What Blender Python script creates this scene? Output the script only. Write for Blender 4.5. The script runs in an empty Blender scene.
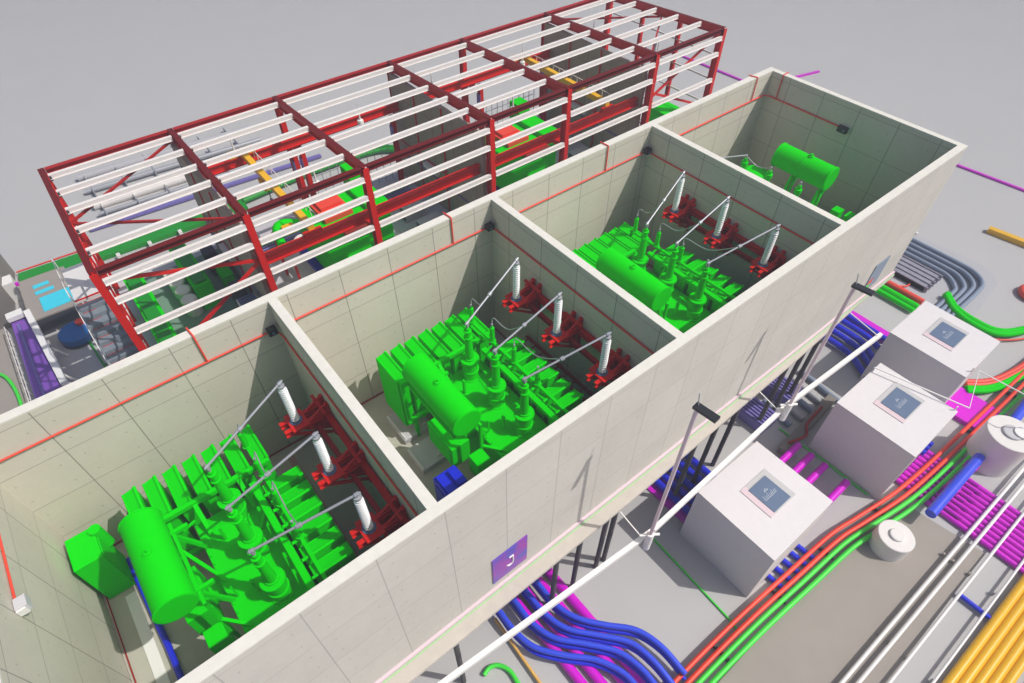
import bpy, math, random
from mathutils import Vector, Matrix
random.seed(7)
sc = bpy.context.scene
col = sc.collection
R = math.radians
V = Vector
PI = math.pi

# ------------------------------------------------------------------ materials
def new_mat(name):
    m = bpy.data.materials.new(name); m.use_nodes = True
    return m, m.node_tree, m.node_tree.nodes['Principled BSDF']

def paint(name, rgb, rough=0.45, metal=0.0, var=0.06, scale=3.0, spec=0.5):
    m, nt, b = new_mat(name)
    n = nt.nodes.new('ShaderNodeTexNoise'); n.inputs['Scale'].default_value = scale; n.inputs['Detail'].default_value = 5
    g = nt.nodes.new('ShaderNodeNewGeometry')
    nt.links.new(g.outputs['Position'], n.inputs['Vector'])
    mx = nt.nodes.new('ShaderNodeMix'); mx.data_type = 'RGBA'
    mx.inputs[6].default_value = (*[c*(1-var) for c in rgb], 1)
    mx.inputs[7].default_value = (*[min(1, c*(1+var)) for c in rgb], 1)
    nt.links.new(n.outputs['Fac'], mx.inputs[0])
    nt.links.new(mx.outputs[2], b.inputs['Base Color'])
    b.inputs['Roughness'].default_value = rough; b.inputs['Metallic'].default_value = metal
    b.inputs['Specular IOR Level'].default_value = spec
    return m

def concrete(name, rgb, phase=0.65, sx=2.04, sz=1.83, joint=0.5):
    """Cast panels: joints every two metres, form-tie holes, mottling and run marks."""
    m, nt, b = new_mat(name)
    N = nt.nodes; L = nt.links
    g = N.new('ShaderNodeNewGeometry')
    sp = N.new('ShaderNodeSeparateXYZ'); L.new(g.outputs['Position'], sp.inputs[0])
    sn = N.new('ShaderNodeSeparateXYZ'); L.new(g.outputs['True Normal'], sn.inputs[0])
    def mth(op, a, bb=None, c=None):
        n = N.new('ShaderNodeMath'); n.operation = op
        for i, v in enumerate((a, bb, c)):
            if v is None: continue
            if isinstance(v, (int, float)): n.inputs[i].default_value = v
            else: L.new(v, n.inputs[i])
        return n.outputs[0]
    ax = mth('GREATER_THAN', mth('ABSOLUTE', sn.outputs[0]), 0.5)
    az = mth('GREATER_THAN', mth('ABSOLUTE', sn.outputs[2]), 0.5)
    u = mth('ADD', mth('MULTIPLY', sp.outputs[0], mth('SUBTRACT', 1.0, ax)), mth('MULTIPLY', sp.outputs[1], ax))
    v = mth('ADD', mth('MULTIPLY', sp.outputs[2], mth('SUBTRACT', 1.0, az)), mth('MULTIPLY', sp.outputs[1], az))
    fu = mth('FRACT', mth('DIVIDE', mth('SUBTRACT', u, phase-40*sx), sx))
    fv = mth('FRACT', mth('DIVIDE', mth('SUBTRACT', v, 11.85-40*sz), sz))
    ju = mth('LESS_THAN', fu, 0.017); jv = mth('MULTIPLY', mth('LESS_THAN', fv, 0.015), 0.85)
    jt = mth('MULTIPLY', mth('MAXIMUM', ju, jv), mth('SUBTRACT', 1.0, az))
    def hole(cu, cv):
        du = mth('MULTIPLY', mth('SUBTRACT', fu, cu), sx); dv = mth('MULTIPLY', mth('SUBTRACT', fv, cv), sz)
        return mth('LESS_THAN', mth('ADD', mth('MULTIPLY', du, du), mth('MULTIPLY', dv, dv)), 0.0009)
    hs = hole(.18, .25)
    for c in ((.82, .25), (.18, .75), (.82, .75)): hs = mth('MAXIMUM', hs, hole(*c))
    hs = mth('MULTIPLY', hs, mth('SUBTRACT', 1.0, az))
    dark = mth('MAXIMUM', mth('MULTIPLY', jt, joint), mth('MULTIPLY', hs, 0.28))
    n1 = N.new('ShaderNodeTexNoise'); n1.inputs['Scale'].default_value = 0.55; n1.inputs['Detail'].default_value = 8; n1.inputs['Roughness'].default_value = .6
    n2 = N.new('ShaderNodeTexNoise'); n2.inputs['Scale'].default_value = 5.0; n2.inputs['Detail'].default_value = 9; n2.inputs['Roughness'].default_value = .7
    L.new(g.outputs['Position'], n1.inputs['Vector']); L.new(g.outputs['Position'], n2.inputs['Vector'])
    # a tone per panel
    pu = mth('FLOOR', mth('DIVIDE', mth('SUBTRACT', u, phase-40*sx), sx)); pv = mth('FLOOR', mth('DIVIDE', mth('SUBTRACT', v, 11.85-40*sz), sz))
    cmb = N.new('ShaderNodeCombineXYZ'); L.new(pu, cmb.inputs[0]); L.new(pv, cmb.inputs[1])
    wn = N.new('ShaderNodeTexWhiteNoise'); wn.noise_dimensions = '2D'; L.new(cmb.outputs[0], wn.inputs['Vector'])
    tone = mth('ADD', 0.80, mth('ADD', mth('MULTIPLY', n1.outputs['Fac'], .20), mth('ADD', mth('MULTIPLY', n2.outputs['Fac'], .16), mth('MULTIPLY', wn.outputs['Value'], .045))))
    tone = mth('MULTIPLY', tone, mth('SUBTRACT', 1.0, dark))
    mx = N.new('ShaderNodeMix'); mx.data_type = 'RGBA'; mx.blend_type = 'MULTIPLY'; mx.inputs[0].default_value = 1
    mx.inputs[6].default_value = (*rgb, 1)
    cc = N.new('ShaderNodeCombineColor'); [L.new(tone, cc.inputs[i]) for i in range(3)]
    L.new(cc.outputs[0], mx.inputs[7]); L.new(mx.outputs[2], b.inputs['Base Color'])
    bp = N.new('ShaderNodeBump'); bp.inputs['Strength'].default_value = .25; bp.inputs['Distance'].default_value = .02
    L.new(mth('SUBTRACT', n2.outputs['Fac'], dark), bp.inputs['Height']); L.new(bp.outputs[0], b.inputs['Normal'])
    b.inputs['Roughness'].default_value = .85; b.inputs['Specular IOR Level'].default_value = .25
    return m

M = {}
M['conc'] = concrete('cast_concrete', (.60, .555, .475))
M['conc_front'] = concrete('cast_concrete_front', (.56, .535, .48), phase=.31, joint=.27)
M['conc_top'] = paint('concrete_coping', (.68, .655, .58), .8, var=.1, scale=4)
M['conc_dark'] = concrete('brown_grey_concrete', (.38, .325, .25), phase=.2)
M['slab'] = paint('tan_slab', (.32, .285, .25), .8, var=.07, scale=.9)
M['footing'] = paint('footing_concrete', (.52, .48, .42), .85, var=.12, scale=2.5)
M['ground'] = paint('grey_ground', (.455, .45, .445), .75, var=.03, scale=.25, spec=.3)
M['green'] = paint('bright_green_paint', (.0, .62, .0), .6, var=.03, spec=.06)
M['green_cable'] = paint('light_green_sheath', (.05, .70, .045), .45, var=.03)
M['green_tray'] = paint('deep_green_paint', (.0, .26, .01), .5)
M['green_line'] = paint('pale_green_line', (.34, .66, .28), .5)
M['red'] = paint('red_primer', (.62, .010, .005), .5, var=.08, spec=.3)
M['dkred'] = paint('dark_red_primer', (.36, .008, .006), .5, var=.08, spec=.3)
M['maroon'] = paint('maroon_shade_red', (.13, .006, .006), .6, spec=.2)  # holds the shade of rafter tops as colour; also on front eave beams
M['redcable'] = paint('red_cable_sheath', (.78, .06, .03), .5)
M['orange_red'] = paint('orange_red_sheath', (.85, .055, .02), .45)
M['white'] = paint('white_paint', (.80, .785, .76), .5, var=.03)
M['offwhite'] = paint('white_steel', (.74, .71, .68), .5, var=.04)
M['blue'] = paint('blue_plastic', (.01, .02, .62), .35, var=.05)
M['blue2'] = paint('mid_blue_plastic', (.035, .075, .72), .35, var=.05)
M['magenta'] = paint('magenta_plastic', (.64, .0, .60), .3, var=.05)
M['purple'] = paint('purple_paint', (.20, .075, .42), .5)
M['yellow'] = paint('yellow_plastic', (.80, .44, .006), .35, var=.05)
M['orange'] = paint('orange_plastic', (.75, .42, .10), .5)
M['alu'] = paint('grey_aluminium', (.40, .41, .44), .4, metal=.3)
M['porc'] = paint('white_porcelain', (.80, .80, .82), .3, var=.02)
M['steelblue'] = paint('blue_grey_metal', (.10, .15, .26), .45)
M['black'] = paint('black_plastic', (.012, .013, .016), .5)
M['pile'] = paint('weathered_pile', (.085, .078, .08), .8, var=.5, scale=1.2)
M['slate'] = paint('slate_blue_panel', (.115, .165, .26), .4, var=.08)
M['pink'] = paint('pale_pink_paint', (.68, .54, .58), .6)
M['greytop'] = paint('pale_grey_cover', (.52,.51,.51), .5)
M['pinkstrip'] = paint('pink_brown_strip', (.42, .25, .22), .7)
M['greyduct'] = paint('grey_blue_duct', (.22, .27, .36), .5, var=.1)
M['greymat'] = paint('pale_blue_grey_pad', (.42, .42, .44), .8, var=.05)
M['violet'] = paint('dusty_violet', (.17, .14, .42), .6, var=.2)
M['floorgrey'] = paint('grey_screed', (.52, .51, .53), .7, var=.06, scale=1)
M['floorgreen'] = paint('green_grey_screed', (.17, .27, .21), .7, var=.08, scale=1)
M['cellfloor'] = concrete('cell_floor', (.44, .43, .36))
M['dusty'] = paint('dusty_grey_plastic', (.27,.26,.32), .6, var=.3)
M['vault'] = paint('white_vault_render', (.69,.66,.665), .6, var=.04)
M['cyan'] = paint('cyan_panel', (.05, .62, .78), .4)
M['tankblue'] = paint('drum_blue', (.01, .12, .36), .4)
M['darkgrey'] = paint('dark_grey_paint', (.055, .06, .075), .6)
M['stairgrey'] = paint('galvanised_grating', (.22, .255, .29), .5, var=.15, scale=6)
M['brownwall'] = paint('grey_brown_render', (.22, .20, .18), .85)

def sign_mat():
    m, nt, b = new_mat('purple_sign_face')
    g = nt.nodes.new('ShaderNodeNewGeometry')
    n = nt.nodes.new('ShaderNodeTexNoise'); n.inputs['Scale'].default_value = 1.3; n.inputs['Detail'].default_value = 1
    nt.links.new(g.outputs['Position'], n.inputs['Vector'])
    r = nt.nodes.new('ShaderNodeValToRGB'); e = r.color_ramp.elements
    e[0].position = .38; e[0].color = (.10, .07, .48, 1); e[1].position = .66; e[1].color = (.36, .03, .38, 1)
    nt.links.new(n.outputs['Fac'], r.inputs[0]); nt.links.new(r.outputs[0], b.inputs['Base Color'])
    b.inputs['Roughness'].default_value = .35
    return m
M['sign'] = sign_mat()

# ------------------------------------------------------------------ mesh builder
class MB:
    def __init__(s): s.v = []; s.f = []; s.sm = []
    def quad(s, pts, smooth=False):
        o = len(s.v); s.v += [V(p) for p in pts]; s.f.append(tuple(range(o, o+len(pts)))); s.sm.append(smooth); return s
    def box(s, x0, x1, y0, y1, z0, z1):
        return s.hexa([(x0,y0),(x1,y0),(x1,y1),(x0,y1)], z0, z1)
    def hexa(s, poly, z0, z1):
        n = len(poly); o = len(s.v)
        s.v += [V((x, y, z0)) for x, y in poly] + [V((x, y, z1)) for x, y in poly]
        s.f.append(tuple(o+i for i in reversed(range(n)))); s.f.append(tuple(o+n+i for i in range(n)))
        for i in range(n):
            j = (i+1) % n; s.f.append((o+i, o+j, o+n+j, o+n+i))
        s.sm += [False]*(n+2); return s
    def bar(s, p, q, w, h, up=(0,0,1)):
        """rectangular bar from p to q: w across, h along `up`"""
        p = V(p); q = V(q); d = (q-p).normalized(); up = V(up)
        if abs(d.dot(up)) > .98: up = V((0,1,0)) if abs(d.y) < .9 else V((1,0,0))
        a = d.cross(up).normalized(); b = a.cross(d).normalized()
        o = len(s.v)
        for c in (p, q):
            for sa, sb in ((-1,-1),(1,-1),(1,1),(-1,1)): s.v.append(c + a*(sa*w/2) + b*(sb*h/2))
        for f in ((3,2,1,0),(4,5,6,7),(0,1,5,4),(1,2,6,5),(2,3,7,6),(3,0,4,7)):
            s.f.append(tuple(o+i for i in f)); s.sm.append(False)
        return s
    def ibeam(s, p, q, w, h, t=.03, up=(0,0,1)):
        p = V(p); q = V(q); d = (q-p).normalized(); upv = V(up)
        if abs(d.dot(upv)) > .98: upv = V((0,1,0))
        a = d.cross(upv).normalized(); b = a.cross(d).normalized()
        s.bar(p+b*(h/2-t/2), q+b*(h/2-t/2), w, t, b); s.bar(p-b*(h/2-t/2), q-b*(h/2-t/2), w, t, b)
        return s.bar(p, q, t, h-2*t, b)
    def tube(s, pts, r, n=12, caps=True, rads=None):
        pts = [V(p) for p in pts]; k = len(pts); o = len(s.v)
        prev = None
        for i, p in enumerate(pts):
            d = (pts[min(i+1,k-1)]-pts[max(i-1,0)]).normalized()
            if prev is None:
                a = d.cross(V((0,0,1)))
                if a.length < .05: a = d.cross(V((0,1,0)))
            else:
                a = prev - d*prev.dot(d)
            a.normalize(); prev = a; b = d.cross(a)
            rr = rads[i] if rads else r
            for j in range(n):
                t = 2*PI*j/n; s.v.append(p + (a*math.cos(t)+b*math.sin(t))*rr)
        for i in range(k-1):
            for j in range(n):
                jj = (j+1) % n
                s.f.append((o+i*n+j, o+i*n+jj, o+(i+1)*n+jj, o+(i+1)*n+j)); s.sm.append(True)
        if caps:
            for i, rev in ((0, True), (k-1, False)):
                c = [s.v[o+i*n+j].copy() for j in range(n)]
                s.quad(c[::-1] if rev else c)
        return s
    def lathe(s, c, prof, axis=(0,0,1), n=24):
        """stacked frusta with sharp rings: prof = [(t along axis, radius)]"""
        c = V(c); ax = V(axis).normalized()
        a = ax.cross(V((0,1,0))) if abs(ax.y) < .9 else ax.cross(V((1,0,0)))
        a.normalize(); b = ax.cross(a)
        rings = [[c + ax*t + (a*math.cos(2*PI*j/n)+b*math.sin(2*PI*j/n))*r for j in range(n)] for t, r in prof]
        for i in range(len(rings)-1):
            o = len(s.v); s.v += [p.copy() for p in rings[i]] + [p.copy() for p in rings[i+1]]
            for j in range(n):
                jj = (j+1) % n; s.f.append((o+j, o+jj, o+n+jj, o+n+j)); s.sm.append(True)
        if prof[0][1] > .001: s.quad(rings[0][::-1])
        if prof[-1][1] > .001: s.quad(rings[-1])
        return s
    def build(s, name, m, parent=None, label=None, bevel=0):
        off = V((0,0,0)); q = parent
        while q is not None: off += q.location; q = q.parent
        me = bpy.data.meshes.new(name)
        me.from_pydata([tuple(v-off) for v in s.v], [], s.f)
        me.polygons.foreach_set('use_smooth', s.sm); me.update()
        ob = bpy.data.objects.new(name, me); col.objects.link(ob)
        ob.data.materials.append(M[m] if isinstance(m, str) else m)
        if parent is not None: ob.parent = parent
        if label: ob['label'] = label
        if bevel:
            bv = ob.modifiers.new('edge', 'BEVEL'); bv.width = bevel; bv.segments = 2; bv.limit_method = 'ANGLE'
        return ob

def tag(o, label, cat, group=None, kind=None):
    if label: o['label'] = label
    if cat: o['category'] = cat
    if group: o['group'] = group
    if kind: o['kind'] = kind
    return o
def thing(name, label, cat, loc=(0,0,0), group=None):
    o = bpy.data.objects.new(name, None); col.objects.link(o); o.location = loc; o.empty_display_size = .3
    return tag(o, label, cat, group)
def copy_tree(o, parent=None):
    c = o.copy(); col.objects.link(c)
    if parent is not None: c.parent = parent
    for ch in [k for k in col.objects if k.parent == o]: copy_tree(ch, c)
    return c
def smooth_path(pts, n=8, z=None):
    """Catmull-Rom through the points"""
    P = [V(p) for p in pts]; P = [P[0]*2-P[1]] + P + [P[-1]*2-P[-2]]
    out = []
    for i in range(1, len(P)-2):
        for k in range(n):
            t = k/n; a, b, c, d = P[i-1:i+3]
            out.append(.5*((2*b)+(c-a)*t+(2*a-5*b+4*c-d)*t*t+(3*b-a-3*c+d)*t**3))
    return out + [P[-2]]

# ------------------------------------------------------------------ ground
g = MB().quad([(-255,-155,0),(325,-155,0),(325,425,0),(-255,425,0)]).build('ground', 'ground')
g['kind'] = 'structure'
s_ = MB().hexa([(-6,-11.78),(22.5,-11.78),(22.0,-8.2),(21.7,-7.35),(-6,-7.35)], .0, .1).build('pavement', 'slab')
s_['kind'] = 'structure'

# ------------------------------------------------------------------ transformer building
XP = [0.0, 9.727, 19.433, 29.054]      # left faces of the cross walls
T = .327; XL = -9.4; FL = 6.3; TOP = 14.0
bld = thing('transformer_building', 'open topped row of four tall beige concrete compartments standing on piles', 'building', (10, 5, 6))
def wallpart(x0, x1, y0, y1, m):
    w = MB().box(x0, x1, y0, y1, FL-.1, TOP-.06).build('wall', m, bld)
    MB().box(x0, x1, y0, y1, TOP-.06, TOP).build('coping', 'conc_top', w)
XR = XP[3] + T
wallpart(XL-T, XR, -.327, 0, 'conc_front')
wallpart(XL-T, XR, 10, 10.36, 'conc')
wallpart(XL-T, XL, 0.0, 10.0, 'conc')
for x in XP: wallpart(x, x+T, 0.0, 10.0, 'conc')
MB().hexa([(XL-1.0,-.98),(8,-.95),(20,-.72),(26,-.5),(XR+.12,-.47),(XR+.12,11.0),(XL-1.0,11.0)], 6.04, FL-.1).build('footing', 'footing', bld)
MB().box(XL, XR-T, 0, 10, FL-.1, FL).build('floor', 'cellfloor', bld)
MB().box(XL-.5, XR+.1, -.43, -.327, FL-.1, FL+.12).build('base_rail', 'pink', bld)
MB().box(XL-.5, XR+.1, -.47, -.435, FL-.098, FL-.06).build('drain_line', 'green_line', bld)
MB().bar((XR+.06,-.4,9.0), (XR+.06,.5,9.05), .10, .12).build('corner_strip', 'white', bld)
for x in (-7.3,-5.0,-2.6,-.28,4.64,5.93,7.45,7.98,13.05,14.6,16.2,20.05,21.5,22.9):
    MB().tube([(x,-.62+.01*max(0,x),0),(x,-.62+.01*max(0,x),6.04)], .115, 10).build('pile', 'pile', bld)
for x in (-9,-3,3,9,15,21,27):
    for y in (10.4,): MB().tube([(x,y,0),(x,y,6.04)], .18, 8).build('pile', 'pile', bld)

# wall sign with its letter, and the small mirror-like panel
sg = MB().hexa([(1.70,-.335),(3.21,-.335),(3.21,-.375),(1.70,-.375)], 6.9, 8.8).build('wall_sign', 'sign')
sg.location = (0,0,0); tag(sg, 'purple square sign with a white letter J low on the beige front wall', 'sign')
MB().tube(smooth_path([(2.56,-.385,8.15),(2.56,-.385,7.72),(2.50,-.385,7.58),(2.38,-.385,7.56),(2.30,-.385,7.66)], 5), .035, 6).build('letter', 'white', sg)
MB().tube([(2.40,-.385,8.15),(2.575,-.385,8.15)], .03, 6).build('letter_serif', 'white', sg)
sp = MB().hexa([(25.75,-.335),(27.1,-.335),(27.1,-.37),(25.75,-.37)], 6.95, 8.75).build('wall_panel', 'greyduct')
tag(sp, 'grey wall panel with red and green corner patches at the far end of the front wall', 'wall panel')
MB().box(25.80,26.2,-.378,-.371,7.0,7.35).build('patch', 'green_cable', sp); MB().box(25.85,26.3,-.378,-.371,7.38,7.7).build('patch', 'redcable', sp)

# ------------------------------------------------------------------ red wall cables, boxes
cell_word = ['nearest', 'second', 'third', 'farthest']
box_words = ['near corner of the compartment with the tall green cabinet', 'corner of the compartment with the blue cabinet', 'corner of the third compartment']
for c in range(3):
    x0 = (XL if c == 0 else XP[c-1]+T); x1 = XP[c]
    pts = [(x0+.05,9.95,12.73),(x1-.55,9.95,12.73)]
    if c == 0: pts = [(XL+.05,5.1,12.70),(XL+.05,9.6,12.72),(XL+.12,9.88,12.73),(XL+.4,9.95,12.73),(x1-.55,9.95,12.73)]
    arc = [(x1-.3,9.93,12.73),(x1-.1,9.8,12.7),(x1-.05,9.5,12.67),(x1-.05,.25,12.66)]
    m = MB().tube(pts+arc, .035, 8)
    xd = [-2.6, 7.68, 16.45][c]
    m.tube([(xd,9.95,12.73),(xd,9.95,14.0),(xd,9.97,14.04),(xd-.05,10.45,14.04)], .03, 8)
    o = m.build('wall_cable', 'redcable')
    tag(o, 'red cable along the walls of the %s compartment, dropping over the back wall' % cell_word[c], 'cable', 'red cables along the compartment walls')
    b = MB().box(x1-.45,x1-.12,9.66,9.93,12.74,13.0).build('junction_box', 'black', bevel=.015)
    tag(b, 'small black junction box at the ' + (['back right corner of the nearest compartment','back right corner of the compartment with the blue cabinet','back right corner of the third compartment'][c]), 'junction box', 'junction boxes on the red cables')
    MB().tube([(x1-.3,9.64,12.86),(x1-.3,9.66,12.86)], .06, 10).build('lens', 'steelblue', b)
x0, x1 = XP[2]+T, XP[3]
m = MB().tube([(x0+.05,9.95,12.73),(x1-.6,9.95,12.73),(x1-.3,9.92,12.73),(x1-.08,9.7,12.72),(x1-.05,9.4,12.7),(x1-.05,5.4,12.68)], .04, 8)
m.tube([(27.65,9.95,12.73),(27.65,9.95,14.0),(27.65,9.97,14.04),(27.5,10.45,14.04)], .03, 8)
m.tube([(x1-.05,9.3,12.73),(x1-.05,9.3,14.0),(x1-.03,9.3,14.04),(x1+.4,9.3,14.04)], .03, 8)
tag(m.build('wall_cable', 'redcable'), 'red cable along the back and end walls of the farthest compartment with two drops', 'cable', 'red cables along the compartment walls')
b = MB().box(x1-.25,x1-.02,4.9,5.4,12.5,12.8).build('junction_box', 'black', bevel=.015)
tag(b, 'black junction box on the shaded end wall of the farthest compartment', 'junction box', 'junction boxes on the red cables')
MB().tube([(x1-.27,5.05,12.65),(x1-.25,5.05,12.65)], .07, 10).build('lens', 'steelblue', b)
b = MB().box(XL+.02,XL+.3,4.75,5.1,12.5,12.8).build('junction_box', 'floorgrey', bevel=.015)
tag(b, 'grey junction box at the lower left ending the red cable on the left wall', 'junction box', 'junction boxes on the red cables')
MB().box(XL+.02,XL+.24,4.70,4.749,12.5,12.75).build('cover', 'white', b)
# earth strips round the floor
for c in range(3):
    x0 = (XL if c == 0 else XP[c-1]+T); x1 = XP[c]
    m = MB().bar((x0+.1,.3,6.36),(x0+.1,9.96,6.36),.03,.05).bar((x0+.1,9.96,6.36),(x1-.04,9.96,6.36),.03,.05).bar((x1-.06,9.9,6.36),(x1-.06,.3,6.36),.03,.05)
    tag(m.build('earth_strip', 'dkred'), 'thin dark red strip round the foot of the walls in the %s compartment' % cell_word[c], 'earth strip', 'earth strips at the foot of the walls')

# ------------------------------------------------------------------ transformer (built in cell 2, then copied)
tr = thing('power_transformer', 'bright green power transformer with drum and radiators in the compartment with the blue cabinet', 'transformer', (5.4,4.2,FL), 'bright green power transformers')
tank = MB().box(4.4,6.35,.75,6.55,6.75,9.2).box(4.45,6.3,.5,6.75,FL,6.75)
for y in (1.2,2.2,3.2,4.2,5.2,6.1): tank.box(6.35,6.45,y,y+.09,6.9,9.1)
tank = tank.build('tank', 'green', tr)
cv = MB().box(4.22,6.45,.62,6.68,9.2,9.33)
cv = cv.build('tank_cover', 'green', tank, bevel=.02)
bl = MB()
for i in range(19):
    y = .8+i*.32
    bl.lathe((4.3,y,9.33), [(0,.035),(.05,.035)], n=6); bl.lathe((6.38,y,9.33), [(0,.035),(.05,.035)], n=6)
bl.build('cover_bolts', 'green', tank)
# radiators
def panel_y(x, y0, y1, z0, z1):
    m = MB()
    a, b = x-.27, x+.19
    c0 = [(a,y0,z0),(b,y0,z0),(b,y0,z1-.03),(a,y0,z1-.14)]; c1 = [(p[0],y1,p[2]) for p in c0]
    m.quad(c0).quad(c1[::-1])
    for k in range(4): m.quad([c0[k],c1[k],c1[(k+1)%4],c0[(k+1)%4]])
    m.tube([(b-.02,y0-.08,z1-.04),(b-.02,y1,z1-.04)], .06, 8)
    return m.tube([(a+.03,y0-.02,z1-.14),(a+.03,y1,z1-.14)], .03, 6).tube([(x-.02,y0-.08,z0+.06),(x-.02,y1,z0+.06)], .06, 8)
def panel_x(y, x0, x1, z0, z1):
    m = MB()
    a, b = y-.25, y+.24
    c0 = [(x0,a,z0),(x0,b,z0),(x0,b,z1-.14),(x0,a,z1-.03)]; c1 = [(x1,p[1],p[2]) for p in c0]
    m.quad(c0[::-1]).quad(c1)
    for k in range(4): m.quad([c0[k],c0[(k+1)%4],c1[(k+1)%4],c1[k]])
    m.tube([(x0-.08,a+.02,z1-.04),(x1,a+.02,z1-.04)], .06, 8)
    return m.tube([(x0,b-.03,z1-.14),(x1,b-.03,z1-.14)], .03, 6).tube([(x0-.08,y-.02,z0+.06),(x1,y-.02,z0+.06)], .06, 8)
rb = MB().box(2.85,7.25,6.88,7.06,10.02,10.2).box(2.85,7.25,6.88,7.06,7.5,7.68).box(2.85,2.97,6.9,7.04,7.7,10.0)
rb.bar((4.6,6.0,9.4),(4.6,6.9,10.1),.14,.14).bar((6.1,6.0,9.4),(6.1,6.9,10.1),.14,.14).bar((3.2,6.97,FL),(3.2,6.97,7.5),.14,.14).bar((6.9,6.97,FL),(6.9,6.97,7.5),.14,.14)
rb = rb.build('radiator_bank', 'green', tr)
for i in range(7): panel_y(3.06+i*.665,7.1,8.72,7.2,10.25).build('radiator_panel', 'green', rb)
rr = MB().box(6.30,6.52,1.2,6.35,10.12,10.3).box(6.45,6.6,1.2,6.35,7.5,7.66)
rr.bar((6.0,2.0,9.35),(6.4,2.0,10.15),.14,.14).bar((6.0,5.2,9.35),(6.4,5.2,10.15),.14,.14)
rr = rr.build('radiator_bank', 'green', tr)
for i in range(7): panel_x(1.62+i*.70,6.62,7.92,7.2,10.35).build('radiator_panel', 'green', rr)
# frame with small bushings over the right bank
fr = MB().bar((6.85,1.3,10.42),(6.85,7.95,10.42),.12,.10)
for y in (1.4,4.2,6.2): fr.bar((6.85,y,10.38),(6.42,y,10.2),.08,.08)
fr.bar((6.85,7.85,10.4),(6.85,7.85,FL),.12,.12)
fr.build('bushing_frame', 'green', tr)
for y in (7.7,6.3,4.9,3.5):
    m = MB().lathe((6.85,y,10.45), [(0,.15),(.06,.15),(.06,.105),(.78,.095),(.8,.05),(.84,.05)], n=14)
    bu = m.build('low_voltage_bushing', 'green', tr)
    MB().lathe((6.85,y,11.29), [(0,.025),(.1,.025),(.1,.045),(.15,.045)], n=10).build('terminal', 'alu', bu)
for y in (6.14,4.43,2.76):
    m = MB().lathe((5.6,y,9.33), [(0,.36),(.05,.36),(.05,.30),(.46,.30),(.46,.345),(.52,.345),(.52,.30),(1.03,.30),(1.03,.38),(1.12,.38)], n=28)
    tu = m.build('turret', 'green', tr)
    prof = [(0,.22),(.06,.22),(.06,.175),(.55,.16),(1.15,.135),(1.15,.17),(1.22,.17),(1.22,.12),(1.5,.11),(1.5,.15),(1.56,.15),(1.56,.08),(1.68,.08)]
    MB().lathe((5.6,y,10.47), prof, n=20).build('insulator', 'green', tu)
    MB().lathe((5.6,y,12.15), [(0,.03),(.1,.03),(.1,.07),(.2,.07),(.2,.03),(.3,.03)], n=10).build('terminal', 'alu', tu)
# conservator
cn = MB().lathe((3.3,3.0,11.55), [(0,.54),(.02,.59),(.07,.59),(.07,.565),(1.6,.565),(3.18,.565),(3.18,.59),(3.24,.59),(3.26,.54)], axis=(0,1,0), n=40).build('conservator', 'green', tr)
MB().lathe((3.3,4.7,12.09), [(0,.16),(.04,.16),(.04,.12),(.09,.12)], n=14).lathe((3.3,4.7,12.17), [(0,.03),(.1,.03)], n=8).build('filler_cap', 'green', cn)
sb = MB()
for y in (3.5,5.7):
    sb.bar((3.3,y,10.95),(4.3,y,10.95),.12,.14).bar((3.75,y,10.95),(4.35,y,9.3),.12,.12)
sb.bar((2.85,3.2,10.92),(2.85,6.1,10.92),.12,.12).bar((3.85,3.0,10.92),(3.85,6.1,10.92),.1,.1)
sb.bar((3.85,3.05,10.9),(3.85,3.05,6.8),.1,.1)
sb.bar((3.85,3.05,9.6),(4.5,2.4,9.4),.1,.1).bar((3.85,5.0,10.9),(4.4,4.2,9.4),.1,.1)
sb.build('conservator_stand', 'green', tr)
for a_, b_ in (((3.7,5.8,10.5),(4.4,6.3,10.1)),): MB().bar(a_,b_,.07,.07).build('brace', 'green', tr)
cb = MB().box(2.95,3.75,3.72,5.38,8.1,9.3).box(3.75,4.4,4.2,4.9,8.4,8.8).build('control_cabinet', 'green', tr, bevel=.02)
MB().box(2.93,2.949,3.85,5.25,8.2,9.2).build('door', 'green', cb)
tb = MB().box(3.25,3.82,2.48,3.07,8.5,9.5).box(3.4,3.7,2.6,2.95,FL,8.5).build('terminal_box', 'green', tr, bevel=.02)
m = MB().lathe((4.55,1.9,9.33), [(0,.2),(.1,.2),(.1,.13),(.25,.18),(.28,.13),(.4,.17),(.43,.12),(.55,.15),(.58,.08),(.7,.08)], n=16)
m.bar((4.5,3.5,9.4),(4.5,3.5,10.1),.05,.05).lathe((5.0,1.5,9.33), [(0,.12),(.2,.14),(.22,.09),(.35,.12),(.4,.06)], n=12)
m.build('relief_valve', 'green', tr)
for x_, y_ in ((4.9,5.6),(5.05,3.3)): MB().bar((x_,y_,9.33),(x_,y_,10.1),.08,.12).build('lifting_lug', 'green', tr)
tlab = ['bright green transformer beside the tall green cabinet in the nearest compartment', None, 'bright green power transformer with drum and radiators in the third compartment']
for c, dx in ((0,-9.727),(2,9.706)):
    t2 = copy_tree(tr); t2.location.x += dx; t2['label'] = tlab[c]

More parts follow.
